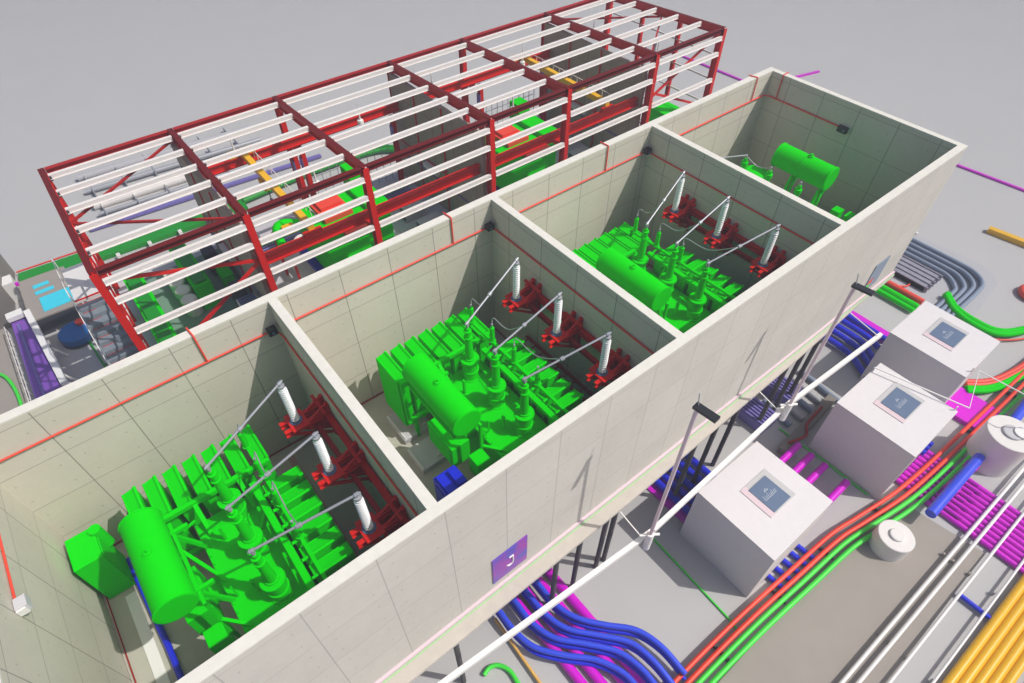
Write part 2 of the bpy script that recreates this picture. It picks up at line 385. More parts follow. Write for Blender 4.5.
# loose cabinet and blue gear in the cells
cab = thing('tall_cabinet', 'tall green cabinet standing alone by the left wall of the nearest compartment', 'cabinet', (-8.8,8.6,FL))
MB().box(-9.22,-8.34,7.92,9.26,FL+.08,8.82).box(-9.18,-8.38,7.96,9.22,FL,FL+.08).build('body', 'green', cab, bevel=.02)
MB().box(-8.339,-8.31,8.0,9.15,FL+.2,8.7).build('door', 'green', cab)
MB().tube([(-8.28,9.0,7.9),(-8.28,9.0,8.95)], .2, 16).build('vent_pipe', 'green', cab)
m = MB().tube([(-8.25,9.0,6.45),(-8.08,5.0,6.45),(-8.05,.6,6.45)], .11, 10)
tag(m.build('floor_pipe', 'blue'), 'dark blue pipe lying across the floor under the nearest transformer drum', 'pipe')
m = MB().box(-5.9,-5.45,1.9,2.6,6.6,7.6).bar((-5.7,2.3,6.9),(-5.1,1.8,6.9),.25,.3).box(-5.95,-5.4,1.85,2.65,FL,6.6)
tag(m.build('pump_unit', 'blue'), 'small dark blue pump at the foot of the nearest transformer', 'pump')
bc = thing('blue_cabinet', 'dark blue upright cabinet standing near the front of the second compartment', 'cabinet', (2.4,3.0,FL))
MB().box(1.9,2.85,2.45,3.5,FL,8.75).build('body', 'blue', bc, bevel=.02)
m = MB().box(1.98,2.3,2.55,3.4,8.75,8.88).box(2.45,2.8,2.6,3.3,8.75,8.95)
m.build('top_boxes', 'blue', bc)
MB().box(1.87,1.899,2.6,3.35,6.8,8.5).build('door', 'blue', bc)
for i, (x0,x1,y0,y1,lab) in enumerate(((2.5,3.9,6.9,8.5,'behind'),(2.3,3.5,5.2,6.5,'beside'))):
    q = MB().box(x0,x1,y0,y1,FL,FL+.3).build('pit_cover', 'floorgrey', bevel=.02)
    tag(q, ['grey raised pit cover on the floor under the second transformer radiators', 'grey raised pit cover on the floor next to the dark blue cabinet'][i], 'pit cover')
    MB().box(x0+.06,x0+.1,y0+.05,y1-.05,FL+.3,FL+.36).build('edge_bar', 'white', q)
    MB().tube([(x1-.35,y0+.2,FL+.3),(x1-.35,y0+.2,FL+.42),(x1-.2,y0+.2,FL+.42),(x1-.2,y0+.2,FL+.3)], .03, 6).build('handle', 'white', q)
m = MB().box(-8.78,-8.42,.5,7.7,FL,FL+.04); tag(m.build('floor_channel', 'white'), 'pale channel cover along the floor by the left wall of the nearest compartment', 'channel cover')
m = MB().box(-1.75,-1.5,2.6,9.4,FL,FL+.06); tag(m.build('floor_strip', 'pinkstrip'), 'pinkish brown strip on the floor behind the nearest transformer', 'strip')
# low red cable shelf in cell 2, thin green lines in cell 3
sh = thing('cable_shelf', 'low pair of red rails on the partition of the second compartment', 'rail', (9.4,5,8.0))
for x in (9.58,9.12): MB().bar((x,2.9,8.0),(x,7.4,8.0),.09,.14).build('rail', 'dkred', sh)
m = MB()
for k in range(9): m.bar((9.12,3.0+k*.53,7.93),(9.72,3.0+k*.53,7.93),.05,.05)
m.build('rungs', 'dkred', sh)
m = MB().bar((19.38,2.6,8.2),(19.38,7.4,8.2),.03,.03).bar((18.9,2.6,7.6),(18.9,7.4,7.6),.03,.03).bar((19.38,2.7,8.2),(19.38,2.7,FL),.03,.03).bar((19.38,7.3,8.2),(19.38,7.3,FL),.03,.03).bar((18.9,2.7,7.6),(18.9,2.7,FL),.03,.03).bar((18.9,7.3,7.6),(18.9,7.3,FL),.03,.03)
tag(m.build('thin_rail', 'green_line'), 'thin pale green rails low on the partition of the third compartment', 'rail')

# insulator racks
rk = thing('insulator_rack', 'dark red wall rack with three white post insulators above the blue cabinet compartment', 'insulator rack', (9.7,4.4,11.2), 'dark red insulator racks on the partitions')
MB().ibeam((9.58,1.2,11.05),(9.58,7.5,11.05),.20,.28).build('rail', 'red', rk)
MB().ibeam((9.15,1.5,10.72),(9.15,7.2,10.72),.16,.20).build('rail', 'dkred', rk)
for y in (6.92,4.43,1.9):
    m = MB()
    for s in (-.21,.21):
        m.ibeam((8.05,y+s,11.17),(9.6,y+s,11.17),.16,.24,.02)
        m.quad([(8.4,y+s*.6,11.05),(9.6,y+s*.6,11.05),(9.6,y+s*.6,10.1)]).quad([(8.4,y+s*.6+.03,11.05),(9.6,y+s*.6+.03,10.1),(9.6,y+s*.6+.03,11.05)]).bar((8.25,y+s,11.05),(9.6,y+s,10.0),.09,.09)
        m.bar((9.66,y+s,11.65),(9.66,y+s,9.8),.12,.14)
        m.bar((9.62,y+s,11.6),(9.0,y+s,11.25),.08,.08)
    m.box(8.3,8.9,y-.42,y+.42,11.285,11.34).bar((9.45,y-.5,11.5),(9.45,y+.5,11.5),.10,.12).bar((8.9,y-.34,10.95),(8.9,y+.34,10.95),.1,.1)
    br = m.build('bracket', 'red', rk)
    prof = [(0,.15),(.05,.15),(.05,.115)]
    for k in range(16): prof += [(.07+k*.1,.125),(.115+k*.1,.145),(.13+k*.1,.125)]
    prof += [(1.7,.115),(1.7,.10),(1.78,.10)]
    ins = MB().lathe((8.58,y,11.42), prof, n=18).build('insulator', 'porc', rk)
    MB().lathe((8.58,y,11.34), [(0,.22),(.03,.22),(.03,.15),(.1,.15)], n=18).build('base_flange', 'steelblue', ins)
    MB().lathe((8.58,y,13.2), [(0,.12),(.06,.12),(.06,.04),(.16,.04)], n=12).build('cap', 'alu', ins)
for c, dx, lab in ((0,-9.727,'dark red wall rack with three white post insulators in the nearest compartment'),(2,9.706,'dark red wall rack with three white post insulators in the third compartment')):
    t2 = copy_tree(rk); t2.location.x += dx; t2['label'] = lab
# bus bars
yn = ['back', 'middle', 'front']
for c, dx in enumerate((-9.727,0,9.706)):
    for i, (ya, yb) in enumerate(((6.92,6.14),(4.43,4.43),(1.9,2.76))):
        a = V((8.58+dx,ya,13.38)); b = V((5.6+dx,yb,12.42)); d = (b-a).normalized()
        m = MB().tube([a-d*.12,b+d*.1], .042, 8)
        mid = a.lerp(b,.55); m.lathe(mid, [(-.07,.08),(.07,.08)], axis=d, n=10)
        m.lathe(a, [(-.06,.07),(.06,.07)], axis=d, n=10).lathe(b, [(-.06,.07),(.06,.07)], axis=d, n=10)
        o = m.build('busbar', 'alu')
        tag(o, '%s of the three slanting grey busbars above the %s transformer' % (yn[i], ['nearest','second','third'][c]), 'busbar', 'grey busbars from bushings to insulators')
        k = [7.7,6.3,4.9][i]
        w = MB().tube(smooth_path([mid-V((0,0,.05)),mid.lerp(V((6.85+dx,k,11.4)),.5)-V((0,0,.25)),(6.95+dx,k,11.7),(6.85+dx,k,11.38)],6), .022, 6).build('jumper', 'alu', o)
# farthest cell: a different transformer
tx = 19.33
t4 = thing('power_transformer', 'green transformer with its drum turned towards the end wall of the farthest compartment', 'transformer', (tx+5.6,4.5,FL), 'bright green power transformers')
MB().box(tx+3.6,tx+6.2,2.2,7.6,FL,9.1).box(tx+3.5,tx+6.3,2.1,7.7,9.1,9.22).build('tank', 'green', t4)
cn = MB().lathe((tx+6.70,3.55,11.62), [(0,.56),(.03,.64),(.08,.64),(.08,.61),(1.5,.61),(1.5,.64),(1.58,.64),(1.58,.61),(3.0,.61),(3.0,.64),(3.05,.64),(3.08,.56)], axis=(0,1,0), n=40).build('conservator', 'green', t4)
MB().lathe((tx+6.70,4.95,12.2), [(0,.14),(.1,.14),(.1,.07),(.2,.07)], n=12).build('filler_cap', 'green', cn)
for y in (3.8,5.4):
    sb = MB().bar((tx+6.4,y,11.05),(tx+5.9,y,9.2),.12,.12).bar((tx+7.1,y,11.05),(tx+6.2,y,9.2),.12,.12)
    sb.tube(smooth_path([(tx+6.7,y,11.0),(tx+6.4,y-.15,10.4),(tx+6.3,y-.1,9.8),(tx+6.0,y-.2,9.2)],5), .07, 8)
    sb.build('conservator_stand', 'green', t4)
for y in (7.5,6.0,4.27):
    m = MB().lathe((tx+5.15,y,9.2), [(0,.3),(.7,.3),(.7,.35),(.76,.35),(.76,.17),(1.1,.13),(1.95,.13),(1.95,.18),(2.15,.18),(2.15,.1),(2.35,.1)], n=18)
    bu = m.build('bushing', 'green', t4)
    MB().lathe((tx+5.15,y,11.55), [(0,.05),(.2,.05)], n=8).build('terminal', 'alu', bu)
MB().lathe((tx+5.75,7.05,9.22), [(0,.3),(1.3,.3),(1.3,.62),(1.45,.66),(1.5,.66),(1.6,.5),(1.63,.2)], n=28).build('dome', 'green', t4)
MB().box(tx+7.0,tx+7.5,2.6,3.05,9.5,10.0).box(tx+7.0,tx+7.6,1.85,2.35,9.5,10.0).bar((tx+7.2,2.8,9.5),(tx+6.2,2.9,9.0),.15,.15).bar((tx+7.3,2.1,9.5),(tx+6.25,2.4,8.9),.15,.15).build('valve_box', 'green', t4)
rb = MB().box(tx+6.35,tx+6.45,2.6,7.2,8.9,9.0).build('radiator_bank', 'green', t4)
for i in range(5): panel_x(2.9+i*.9,tx+6.5,tx+7.6,6.6,9.0).build('radiator_panel', 'green', rb)
m = MB().tube([(tx+5.15,7.5,11.72),(tx+3.1,8.9,11.55)], .04, 8).tube([(tx+3.1,8.9,11.75),(tx+3.1,8.9,11.2)], .06, 8)
m.tube([(tx+3.1,8.9,11.2),(tx+3.1,8.9,FL)], .05, 8)
tag(m.build('busbar', 'alu'), 'short grey busbar on a post behind the farthest partition', 'busbar')
m = MB().tube(smooth_path([(tx+5.15,6.0,11.65),(tx+5.5,6.9,11.2),(tx+5.15,7.5,11.65)],6), .03, 6)
tag(m.build('jumper_wire', 'alu'), 'thin grey wire looped between two bushings of the farthest transformer', 'wire')

# ------------------------------------------------------------------ steel hall
hall = thing('steel_hall', 'open red steel frame of a long hall with white purlins and no cladding', 'building', (13.7,20,FL))
HX = [-4.38,1.38,6.85,13.85,19.0,25.8,31.84]; YF, YB = 15.55, 25.2
def rz(y): return 14.0 - .5*(y-YF)/(YB-YF)
MB().box(-4.6,32.1,YF-.3,YB+.3,6.0,FL).build('floor', 'floorgrey', hall)
MB().box(-4.4,31.9,YF,YB,0,6.0).build('foundation', 'footing', hall)
MB().box(-3.3,1.2,15.6,25.0,FL,FL+.02).build('floor_covering', 'floorgreen', hall)
for i, x in enumerate(HX):
    for y in (YF, YB):
        MB().ibeam((x,y,FL),(x,y,rz(y)-.05), .28, .42, .035, up=(0,1,0)).build('column', 'red', hall)
    rf = MB().ibeam((x,YF-.1,rz(YF)-.22),(x,YB+.1,rz(YB)-.22), .24, .46, .035).build('rafter', 'red', hall)
    MB().bar((x,YF-.1,rz(YF)+.015),(x,YB+.1,rz(YB)+.015), .25, .012).build('flange_shade', 'maroon', rf)  # thin overlay that paints the shade of the rafter's top flange
    if i < 6:
        x2 = HX[i+1]
        MB().ibeam((x+.16,YF,13.86),(x2-.16,YF,13.86), .26, .24, .03).build('eave_beam', 'maroon', hall)
        MB().ibeam((x+.16,YB,rz(YB)-.12),(x2-.16,YB,rz(YB)-.12), .26, .24, .03).build('eave_beam', 'dkred', hall)
        for y in (24.45,22.65,20.8,18.95,17.1):
            z = rz(y)
            pm = MB().bar((x+.16,y-.02,z-.11),(x2-.16,y-.02,z-.11), .03, .20).bar((x+.16,y+.045,z-.005),(x2-.16,y+.045,z-.005), .11, .025).bar((x+.16,y-.055,z-.215),(x2-.16,y-.055,z-.215), .06, .025)
            pm.build('purlin', 'offwhite', hall)
            MB().box(x+.14,x+.24,y-.06,y+.04,z-.30,z-.06).build('purlin_cleat', 'darkgrey', hall)
        for z in (13.45,12.5,10.85):
            MB().bar((x+.16,YF-.20,z),(x2-.16,YF-.20,z), .03, .22).bar((x+.16,YF-.12,z+.10),(x2-.16,YF-.12,z+.10), .14, .025).bar((x+.16,YF-.24,z-.10),(x2-.16,YF-.24,z-.10), .06, .025).build('girt', 'offwhite', hall)
# crane rails on brackets
for y, z in ((16.2,11.0),(24.3,11.3)):
    MB().ibeam((1.6,y,z),(25.6,y,z), .30, .50, .05).build('crane_beam', 'red', hall)
    for x in HX[1:6]:
        yy = (YF+.2, y) if y < 20 else (YB-.2, y)
        MB().bar((x,yy[0],z-.38),(x,yy[1]+(.15 if y<20 else -.15),z-.38), .24, .26).build('crane_bracket', 'red', hall)
# interior posts by the back line
for x, y in ((6.6,24.0),(7.1,24.1),(12.9,24.0),(19.4,24.0),(24.9,24.0)):
    MB().ibeam((x,y,FL),(x,y,11.0), .25, .32, .03).build('post', 'red', hall)
    MB().box(x-.17,x-.14,y-.2,y+.2,9.6,10.4).build('post_sign', 'violet', hall)
# bracing
MB().bar((-4.2,15.62,13.4),(1.3,15.62,11.5), .10, .14).bar((-4.2,15.7,8.2),(1.3,15.7,11.4), .10, .14).build('wall_brace', 'red', hall)
MB().bar((25.95,15.62,11.2),(31.7,15.62,13.7), .10, .14).bar((25.95,15.7,11.6),(31.7,15.7,9.0), .10, .14).build('wall_brace', 'red', hall)
MB().bar((-4.3,20.4,13.3),(1.3,24.9,13.15), .10, .10).bar((-4.3,20.3,13.3),(1.3,16.0,13.5), .10, .10).build('roof_brace', 'dkred', hall)
MB().bar((25.9,24.9,13.15),(31.7,20.4,13.3), .10, .10).bar((25.9,16.0,13.5),(31.7,20.3,13.3), .10, .10).build('roof_brace', 'dkred', hall)
# gable posts
for x in (HX[0], HX[-1]):
    for y in (18.8,22.0):
        MB().ibeam((x,y,FL),(x,y,rz(y)-.46), .2, .26, .03).build('gable_post', 'red', hall)
    for z in (7.6,9.2,10.8,12.3):
        MB().bar((x,YF+.2,z),(x,YB-.2,z), .06, .10).build('gable_rail', 'offwhite', hall)
# concrete cross walls with pipes
for x in (1.38,13.85,25.8):
    w = MB().box(x-.30,x-.05,15.9,24.9,FL,13.0).build('wall', 'conc_dark', hall)
    m = MB().bar((x-.33,19.5,9.0),(x-.33,24.8,9.0),.03,.08).bar((x-.33,19.5,FL),(x-.33,19.5,13.0),.06,.08).bar((x-.33,22.3,FL),(x-.33,22.3,13.0),.06,.08)
    m.build('wall_conduit', 'red', w)
    MB().bar((x-.36,17.2,8.2),(x-.36,24.6,8.2),.03,.06).build('wall_pipe', 'violet', w)
    MB().box(x-.6,x-.31,20.2,21.6,8.6,8.9).build('wall_duct', 'offwhite', w)
# back low mesh wall between posts
for x0, x1 in ((7.2,12.8),(19.6,24.8)):
    m = MB()
    for k in range(12): m.bar((x0+k*(x1-x0)/11,25.0,FL),(x0+k*(x1-x0)/11,25.0,9.2),.03,.03)
    for z in (6.6,7.5,8.4,9.2): m.bar((x0,25.0,z),(x1,25.0,z),.03,.03)
    m.build('back_railing', 'alu', hall)
# lamps under the roof
for x, y in ((3.6,23.6),(5.6,18.5),(10.2,22.5),(15.5,23.4),(17.6,18.4),(21.8,22.7),(28.4,23.2),(29.5,18.4)):
    o = MB().lathe((x,y,12.0), [(0,.18),(.22,.16),(.24,.05),(1.15,.02)], n=14).build('hall_lamp', 'white')
    tag(o, 'white pendant lamp hanging under the hall purlins', 'lamp', 'pendant lamps under the hall roof')

# overhead cranes
def crane(x, label):
    c = thing('overhead_crane', label, 'crane', (x,20.2,11.5), 'yellow overhead cranes in the hall')
    MB().bar((x,16.2,11.62),(x,24.3,11.75), .30, .32).build('girder', 'yellow', c)
    MB().bar((x-.45,16.2,11.36),(x+.45,16.2,11.36), .2, .22).build('end_carriage', 'red', c)
    MB().bar((x-.7,24.3,11.72),(x+.7,24.3,11.72), .26, .30).build('end_carriage', 'yellow', c)
    h = MB().box(x-.25,x+.25,21.2,21.8,11.0,11.45).build('hoist', 'yellow', c)
    MB().tube([(x,21.5,11.0),(x,21.5,10.3)], .03, 6).lathe((x,21.5,10.15), [(0,.05),(.15,.09)], n=8).build('hook', 'darkgrey', h)
    m = MB()
    for k in range(14): m.bar((x+.45,16.6+k*.55,11.5),(x+.45,16.6+k*.55,11.95), .03, .03)
    m.bar((x+.45,16.5,11.95),(x+.45,24.1,11.95), .03, .03).build('handrail', 'offwhite', c)
crane(4.05, 'yellow overhead crane over the nearer green generator')
crane(22.95, 'yellow overhead crane at the far end of the hall beyond the farther generator')

# generators
def generator(label):
    G = thing('generator', label, 'generator', (6.5,19.5,FL), 'green generators with red tops in the hall')
    MB().box(4.9,8.0,18.3,21.2,6.9,9.3).box(8.0,9.2,18.6,21.4,6.9,9.6).build('housing', 'green', G, bevel=.05)
    MB().hexa([(5.0,17.4),(7.2,17.4),(7.6,18.3),(4.9,18.3)], 6.9, 8.5).build('front_casing', 'green', G, bevel=.05)
    MB().lathe((5.9,17.0,7.55), [(0,.5),(.1,.62),(.5,.62)], axis=(0,1,0), n=24).build('end_bell', 'green', G)
    MB().box(8.4,9.3,21.4,22.4,6.9,10.2).build('exhaust_duct', 'green', G, bevel=.04)
    vt = MB().box(5.7,7.3,19.1,20.9,9.3,9.55).build('vent_hood', 'redcable', G)
    MB().box(5.9,7.1,19.9,20.8,9.55,9.72).build('vent_hood_lid', 'redcable', vt)
    MB().box(6.2,8.0,17.9,18.25,8.9,9.15).build('front_hood', 'redcable', G)
    MB().box(4.6,9.4,16.9,21.6,FL,6.6).build('skid', 'blue', G)
    m = MB()
    for x in (4.5,5.3,6.1,8.3,9.0): m.box(x,x+.45,16.5,17.2,FL,7.1)
    m.build('mount', 'blue', G)
    MB().box(7.0,9.6,16.6,17.1,6.6,6.8).build('step', 'white', G)
    MB().tube([(8.9,16.9,7.5),(8.9,17.6,7.5)], .4, 16).build('cooling_fan', 'offwhite', G)
    MB().tube(smooth_path([(4.9,20.4,9.0),(4.0,20.6,9.3),(3.5,20.3,9.3),(3.3,19.4,9.0)],6), .22, 12).build('pipe', 'green', G)
    MB().tube(smooth_path([(4.9,19.3,8.7),(4.2,19.2,9.1),(3.6,18.7,9.0)],6), .18, 12).build('pipe', 'offwhite', G)
    MB().box(3.7,4.3,19.5,20.1,9.3,9.55).build('valve', 'yellow', G)
    MB().bar((3.4,18.6,FL),(3.4,18.6,8.0),.12,.12).bar((3.3,20.4,FL),(3.3,20.4,9.2),.12,.12).build('pipe_stand', 'red', G)
    return G
G1 = generator('green generator with red vent hood in the nearer wide bay of the hall')
G2 = copy_tree(G1); G2.location.x += 12.1; G2['label'] = 'green generator with red vent hood in the farther wide bay of the hall'
# white floor plinths under them
for x in (6.7,18.8):
    o = MB().box(x-3.0,x+3.2,16.0,22.6,FL,FL+.05).build('plinth', 'offwhite')
    tag(o, ['pale plinth under the nearer generator','pale plinth under the farther generator'][x > 10], 'plinth', 'pale plinths under the generators')
    o.location.z = .001
# switchgear rows in the near bay
def row(x, y0, y1, h, nm, label):
    r = thing(nm, label, 'switchgear', (x,(y0+y1)/2,FL), 'green switchgear rows in the near bay')
    n = int((y1-y0)/.8); st = (y1-y0)/n
    for k in range(n):
        b = MB().box(x-.42,x+.42,y0+k*st,y0+(k+1)*st-.03,FL,FL+h-(.0 if k % 3 else .12)).build('cubicle', 'green', r, bevel=.015)
        MB().box(x+.42,x+.45,y0+k*st+.08,y0+(k+1)*st-.1,FL+.15,FL+h-.25).build('door', 'green', b)
    MB().box(x-.3,x+.3,y0+.1,y1-.1,FL+h-.01,FL+h+.03).build('busway', 'green_tray', r)
row(-3.45,16.9,23.6,1.75,'switchgear_row','long green switchgear row next to the stair end of the hall')
row(-.85,20.4,24.4,1.75,'switchgear_row','shorter green switchgear row beside grey drums in the near bay')
for k, (x, y) in enumerate(((-1.75,23.2),(-1.75,22.3),(-1.7,21.5),(-1.7,20.6))):
    o = MB().lathe((x,y,FL+.02), [(0,.38),(.06,.40),(.9,.40),(.96,.38),(1.0,.3)], n=24).build('drum', 'offwhite')
    tag(o, 'pale grey drum standing between the two green switchgear rows', 'drum', 'pale drums between the switchgear rows')
o = MB().box(.0,.9,16.9,17.9,FL,8.2).build('panel_cabinet', 'offwhite', bevel=.02)
tag(o, 'white cabinet with slatted top near the red diagonal brace', 'cabinet')
m = MB()
for k in range(5): m.box(.05,.85,16.95+k*.19,17.07+k*.19,8.2,8.26)
m.build('slats', 'steelblue', o)
for k, (x, y, h) in enumerate(((.5,19.6,1.3),(.5,21.4,1.1),(.4,23.2,1.5))):
    o = MB().box(x-.3,x+.3,y-.5,y+.5,FL+.02,FL+h).build('wall_cabinet', 'darkgrey' if k != 1 else 'green', bevel=.02)
    tag(o, ['dark grey cabinet by the first cross wall, nearest the front','small green cabinet by the first cross wall','dark grey cabinet by the first cross wall, farthest back'][k], 'cabinet')
    MB().box(x-.33,x-.3,y-.4,y+.4,FL+.1,FL+h-.1).build('door', 'darkgrey' if k != 1 else 'green', o)
o = MB().box(29.6,31.2,17.0,18.4,FL,8.5).build('end_cabinet', 'green', bevel=.03)
tag(o, 'plain green cabinet alone in the last bay of the hall', 'cabinet')
MB().box(29.57,29.6,17.1,18.3,FL+.2,8.3).build('door', 'green', o)
for k, x in enumerate((29.9,30.9)):
    m = MB().tube(smooth_path([(x,19.8,FL),(x+.1,19.9,8.2),(x-.15,19.9,9.3),(x+.25,20.0,10.2),(x+.2,20.0,12.0)],8), .12, 12)
    tag(m.build('riser_pipe', 'alu'), ['bent grey riser pipe in the last bay, nearer the green cabinet','bent grey riser pipe in the last bay, nearer the gable'][k], 'pipe')
# trays and small gear inside
for k,(x0,x1) in enumerate(((2.2,12.6),(14.6,24.6))):
    m = MB().bar((x0,23.2,6.7),(x1,23.2,6.7),.3,.12).bar((x0,23.5,6.5),(x1,23.5,6.5),.1,.3)
    tag(m.build('cable_tray', 'green_tray'), ['dark green tray along the back of the nearer wide bay','dark green tray along the back of the farther wide bay'][k], 'cable tray')
    m = MB().tube([(x0,22.4,6.9),(x1,22.4,6.9)],.06,8).tube([(x0,22.65,6.9),(x1,22.65,6.9)],.05,8)
    tag(m.build('pipe_run', 'violet'), ['thin violet pipes along the nearer wide bay','thin violet pipes along the farther wide bay'][k], 'pipe')
for k,(x,y) in enumerate(((11.6,18.7),(11.6,20.6),(23.6,18.8))):
    m = MB().box(x-.7,x+.7,y-.35,y+.35,FL,7.2)
    o = m.build('low_cabinet', 'floorgrey', bevel=.02)
    tag(o, ['low grey cabinet by the second cross wall, nearer the front','low grey cabinet by the second cross wall, farther back','low grey cabinet by the third cross wall'][k], 'cabinet')
    MB().box(x-.72,x-.7,y-.3,y+.3,FL+.1,7.1).build('door', 'darkgrey', o)

# outside stair at the left gable
st = thing('steel_stair', 'grey steel stair with red edged treads beside the left gable of the hall', 'stair', (-5.5,23,0))
MB().box(-6.4,-4.65,25.3,28.6,6.18,6.3).build('landing', 'offwhite', st)
MB().bar((-6.4,25.35,6.3),(-4.65,25.35,6.3),.08,.12).build('landing_edge', 'red', st)
n = 11
for k in range(n):
    y = 25.2-k*.46; z = 6.14-k*.26
    t = MB().box(-6.38,-4.68,y-.46,y,z-.06,z).box(-6.38,-4.68,y-.46,y-.43,z-.30,z-.06).build('tread', 'stairgrey', st)
    MB().box(-6.35,-5.7 if k % 3 else -5.0,y-.03,y+.01,z-.06,z+.006).build('nosing', 'red', t)
yb = 25.2-(n-1)*.46; zb = 6.14-(n-1)*.26
for x in (-6.42,-4.63): MB().bar((x,25.3,6.15),(x,yb-.4,zb-.15),.06,.3).build('stringer', 'stairgrey', st)
for x in (-6.42,-4.63):
    m = MB().bar((x,28.5,7.3),(x,25.3,7.3),.04,.04).bar((x,25.3,7.3),(x,yb-.3,zb+1.0),.04,.04)
    for k in range(0,n,4): m.bar((x,25.2-k*.46,6.1-k*.26),(x,25.2-k*.46,7.2-k*.26),.03,.03)
    for y in (28.5,27,25.4): m.bar((x,y,6.3),(x,y,7.3),.04,.04)
    m.build('handrail', 'offwhite', st)
MB().box(-6.4,-4.6,yb-1.5,yb-.3,zb-.3,zb-.2).build('landing', 'stairgrey', st)
m = MB()
for x in (-6.3,-4.7):
    for y in (28.4,25.5): m.bar((x,y,0),(x,y,6.18),.14,.14)
    m.bar((x,yb-.9,0),(x,yb-.9,zb-.3),.14,.14)
m.build('support_post', 'offwhite', st)

# ------------------------------------------------------------------ behind and left of the building
o = thing('concrete_basin', 'low tan concrete tank with cyan panels on its lid, left of the stair', 'tank', (-8.4,34.5,0))
MB().hexa([(-9.75,32.4),(-7.1,32.3),(-6.95,36.8),(-9.65,36.9)], 0, 1.25).build('walls', 'darkgrey', o)
MB().hexa([(-9.80,32.35),(-7.05,32.25),(-6.9,36.85),(-9.7,36.95)], 1.25, 1.4).build('lid', 'slab', o, bevel=.02)
MB().box(-8.9,-7.15,32.75,34.3,1.4,1.44).build('panel', 'cyan', o); MB().box(-9.0,-8.05,35.5,35.85,1.4,1.44).build('panel', 'cyan', o); MB().box(-9.0,-7.9,34.75,35.1,1.4,1.44).build('panel', 'cyan', o)
MB().box(-9.82,-9.62,36.5,36.7,1.4,1.6).build('knob', 'magenta', o)
o = thing('blue_drum', 'dark blue round drum standing before the tan concrete tank', 'drum', (-8.1,31.3,0))
MB().lathe((-7.95,30.85,.12), [(0,.95),(.04,1.0),(.45,1.0),(.5,.95)], n=36).build('shell', 'tankblue', o)
MB().lathe((-7.5,31.3,.62), [(0,.22),(.22,.26)], n=16).build('hatch', 'redcable', o)
MB().lathe((-7.95,30.75,0), [(0,1.0),(.12,1.0)], n=24).build('plinth', 'darkgrey', o)
m = MB().tube([(-7.6,30.6,.1),(-7.3,26.4,.1)], .06, 8).tube([(-7.35,27.3,.1),(-5.5,27.3,.1)], .05, 8)
tag(m.build('drain_pipe', 'green_tray'), 'thin dark green pipe on the ground running from the blue drum', 'pipe')
o = thing('purple_conveyor', 'long purple trough in a white frame standing behind the left of the building', 'conveyor', (-10.4,29.5,0))
MB().hexa([(-10.95,24.0),(-9.55,24.0),(-9.95,33.6),(-10.85,33.6)], .5, 1.0).build('trough', 'purple', o)
MB().bar((-10.45,24.5,1.08),(-10.5,33.0,1.08),.12,.14).build('rail', 'violet', o)
MB().bar((-9.35,26.0,1.1),(-9.75,33.5,1.4),.35,.25).bar((-10.9,33.7,1.3),(-10.0,33.7,1.3),.6,.3).build('frame', 'white', o)
m = MB()
for y in (24.6,27.2,29.8,32.6): 
    for a_, b_ in (((-10.8,y,0),(-10.8,y,.5)),((-9.98,y,0),(-9.98,y,.5)),((-9.4,y,.9),(-8.9,y-.2,0))): MB().bar(a_,b_,.1,.09).build('leg', 'offwhite', o)
m = MB()
for k in range(9): m.bar((-11.3,25.5+k,0.0),(-11.3,25.5+k,.9),.04,.04)
m.bar((-11.3,25.4,.9),(-11.3,33.6,.9),.04,.04).bar((-11.3,25.4,.5),(-11.3,33.6,.5),.04,.04)
tag(m.build('guard_rail', 'offwhite'), 'thin white guard rail along the left of the purple trough', 'railing')
for k in range(4):
    o = MB().bar((-11.05,26.2+k*2.0,.12),(-11.05,27.3+k*2.0,.12),.10,.2).build('wheel_stop', 'dkred')
    tag(o, 'short dark red bar on the ground beside the white guard rail', 'wheel stop', 'dark red bars by the guard rail')
pv = MB().hexa([(-18,22),(-11.5,22),(-11.45,34.6),(-18,36)], 0, .08).build('path', 'slab'); pv['kind'] = 'structure'
m = MB().tube(smooth_path([(-12.6,23.5,.2),(-12.1,25.0,.2),(-11.9,27.5,.2),(-12.2,29.8,.2),(-13.0,31.0,.2)],8), .10, 8)
tag(m.build('hose', 'green_cable'), 'bright green hose curling on the tan path at the left edge', 'hose')
o = thing('boundary_wall', 'grey brown wall with a white coping at the far left edge', 'wall', (-10.9,38,0))
MB().bar((-11.4,34.6,1.1),(-10.4,40.5,1.1),.9,2.2).build('body', 'brownwall', o); MB().bar((-11.4,34.6,2.25),(-10.4,40.5,2.25),.95,.1).build('coping', 'white', o)
MB().box(-10.9,-9.9,37.0,38.0,.0,1.5).build('pier', 'white', o)
o = MB().bar((-13.2,34.0,.8),(-12.4,40.0,.8),.5,1.6).build('dark_fence', 'darkgrey'); tag(o, 'dark fence panel cut by the left picture edge', 'fence')
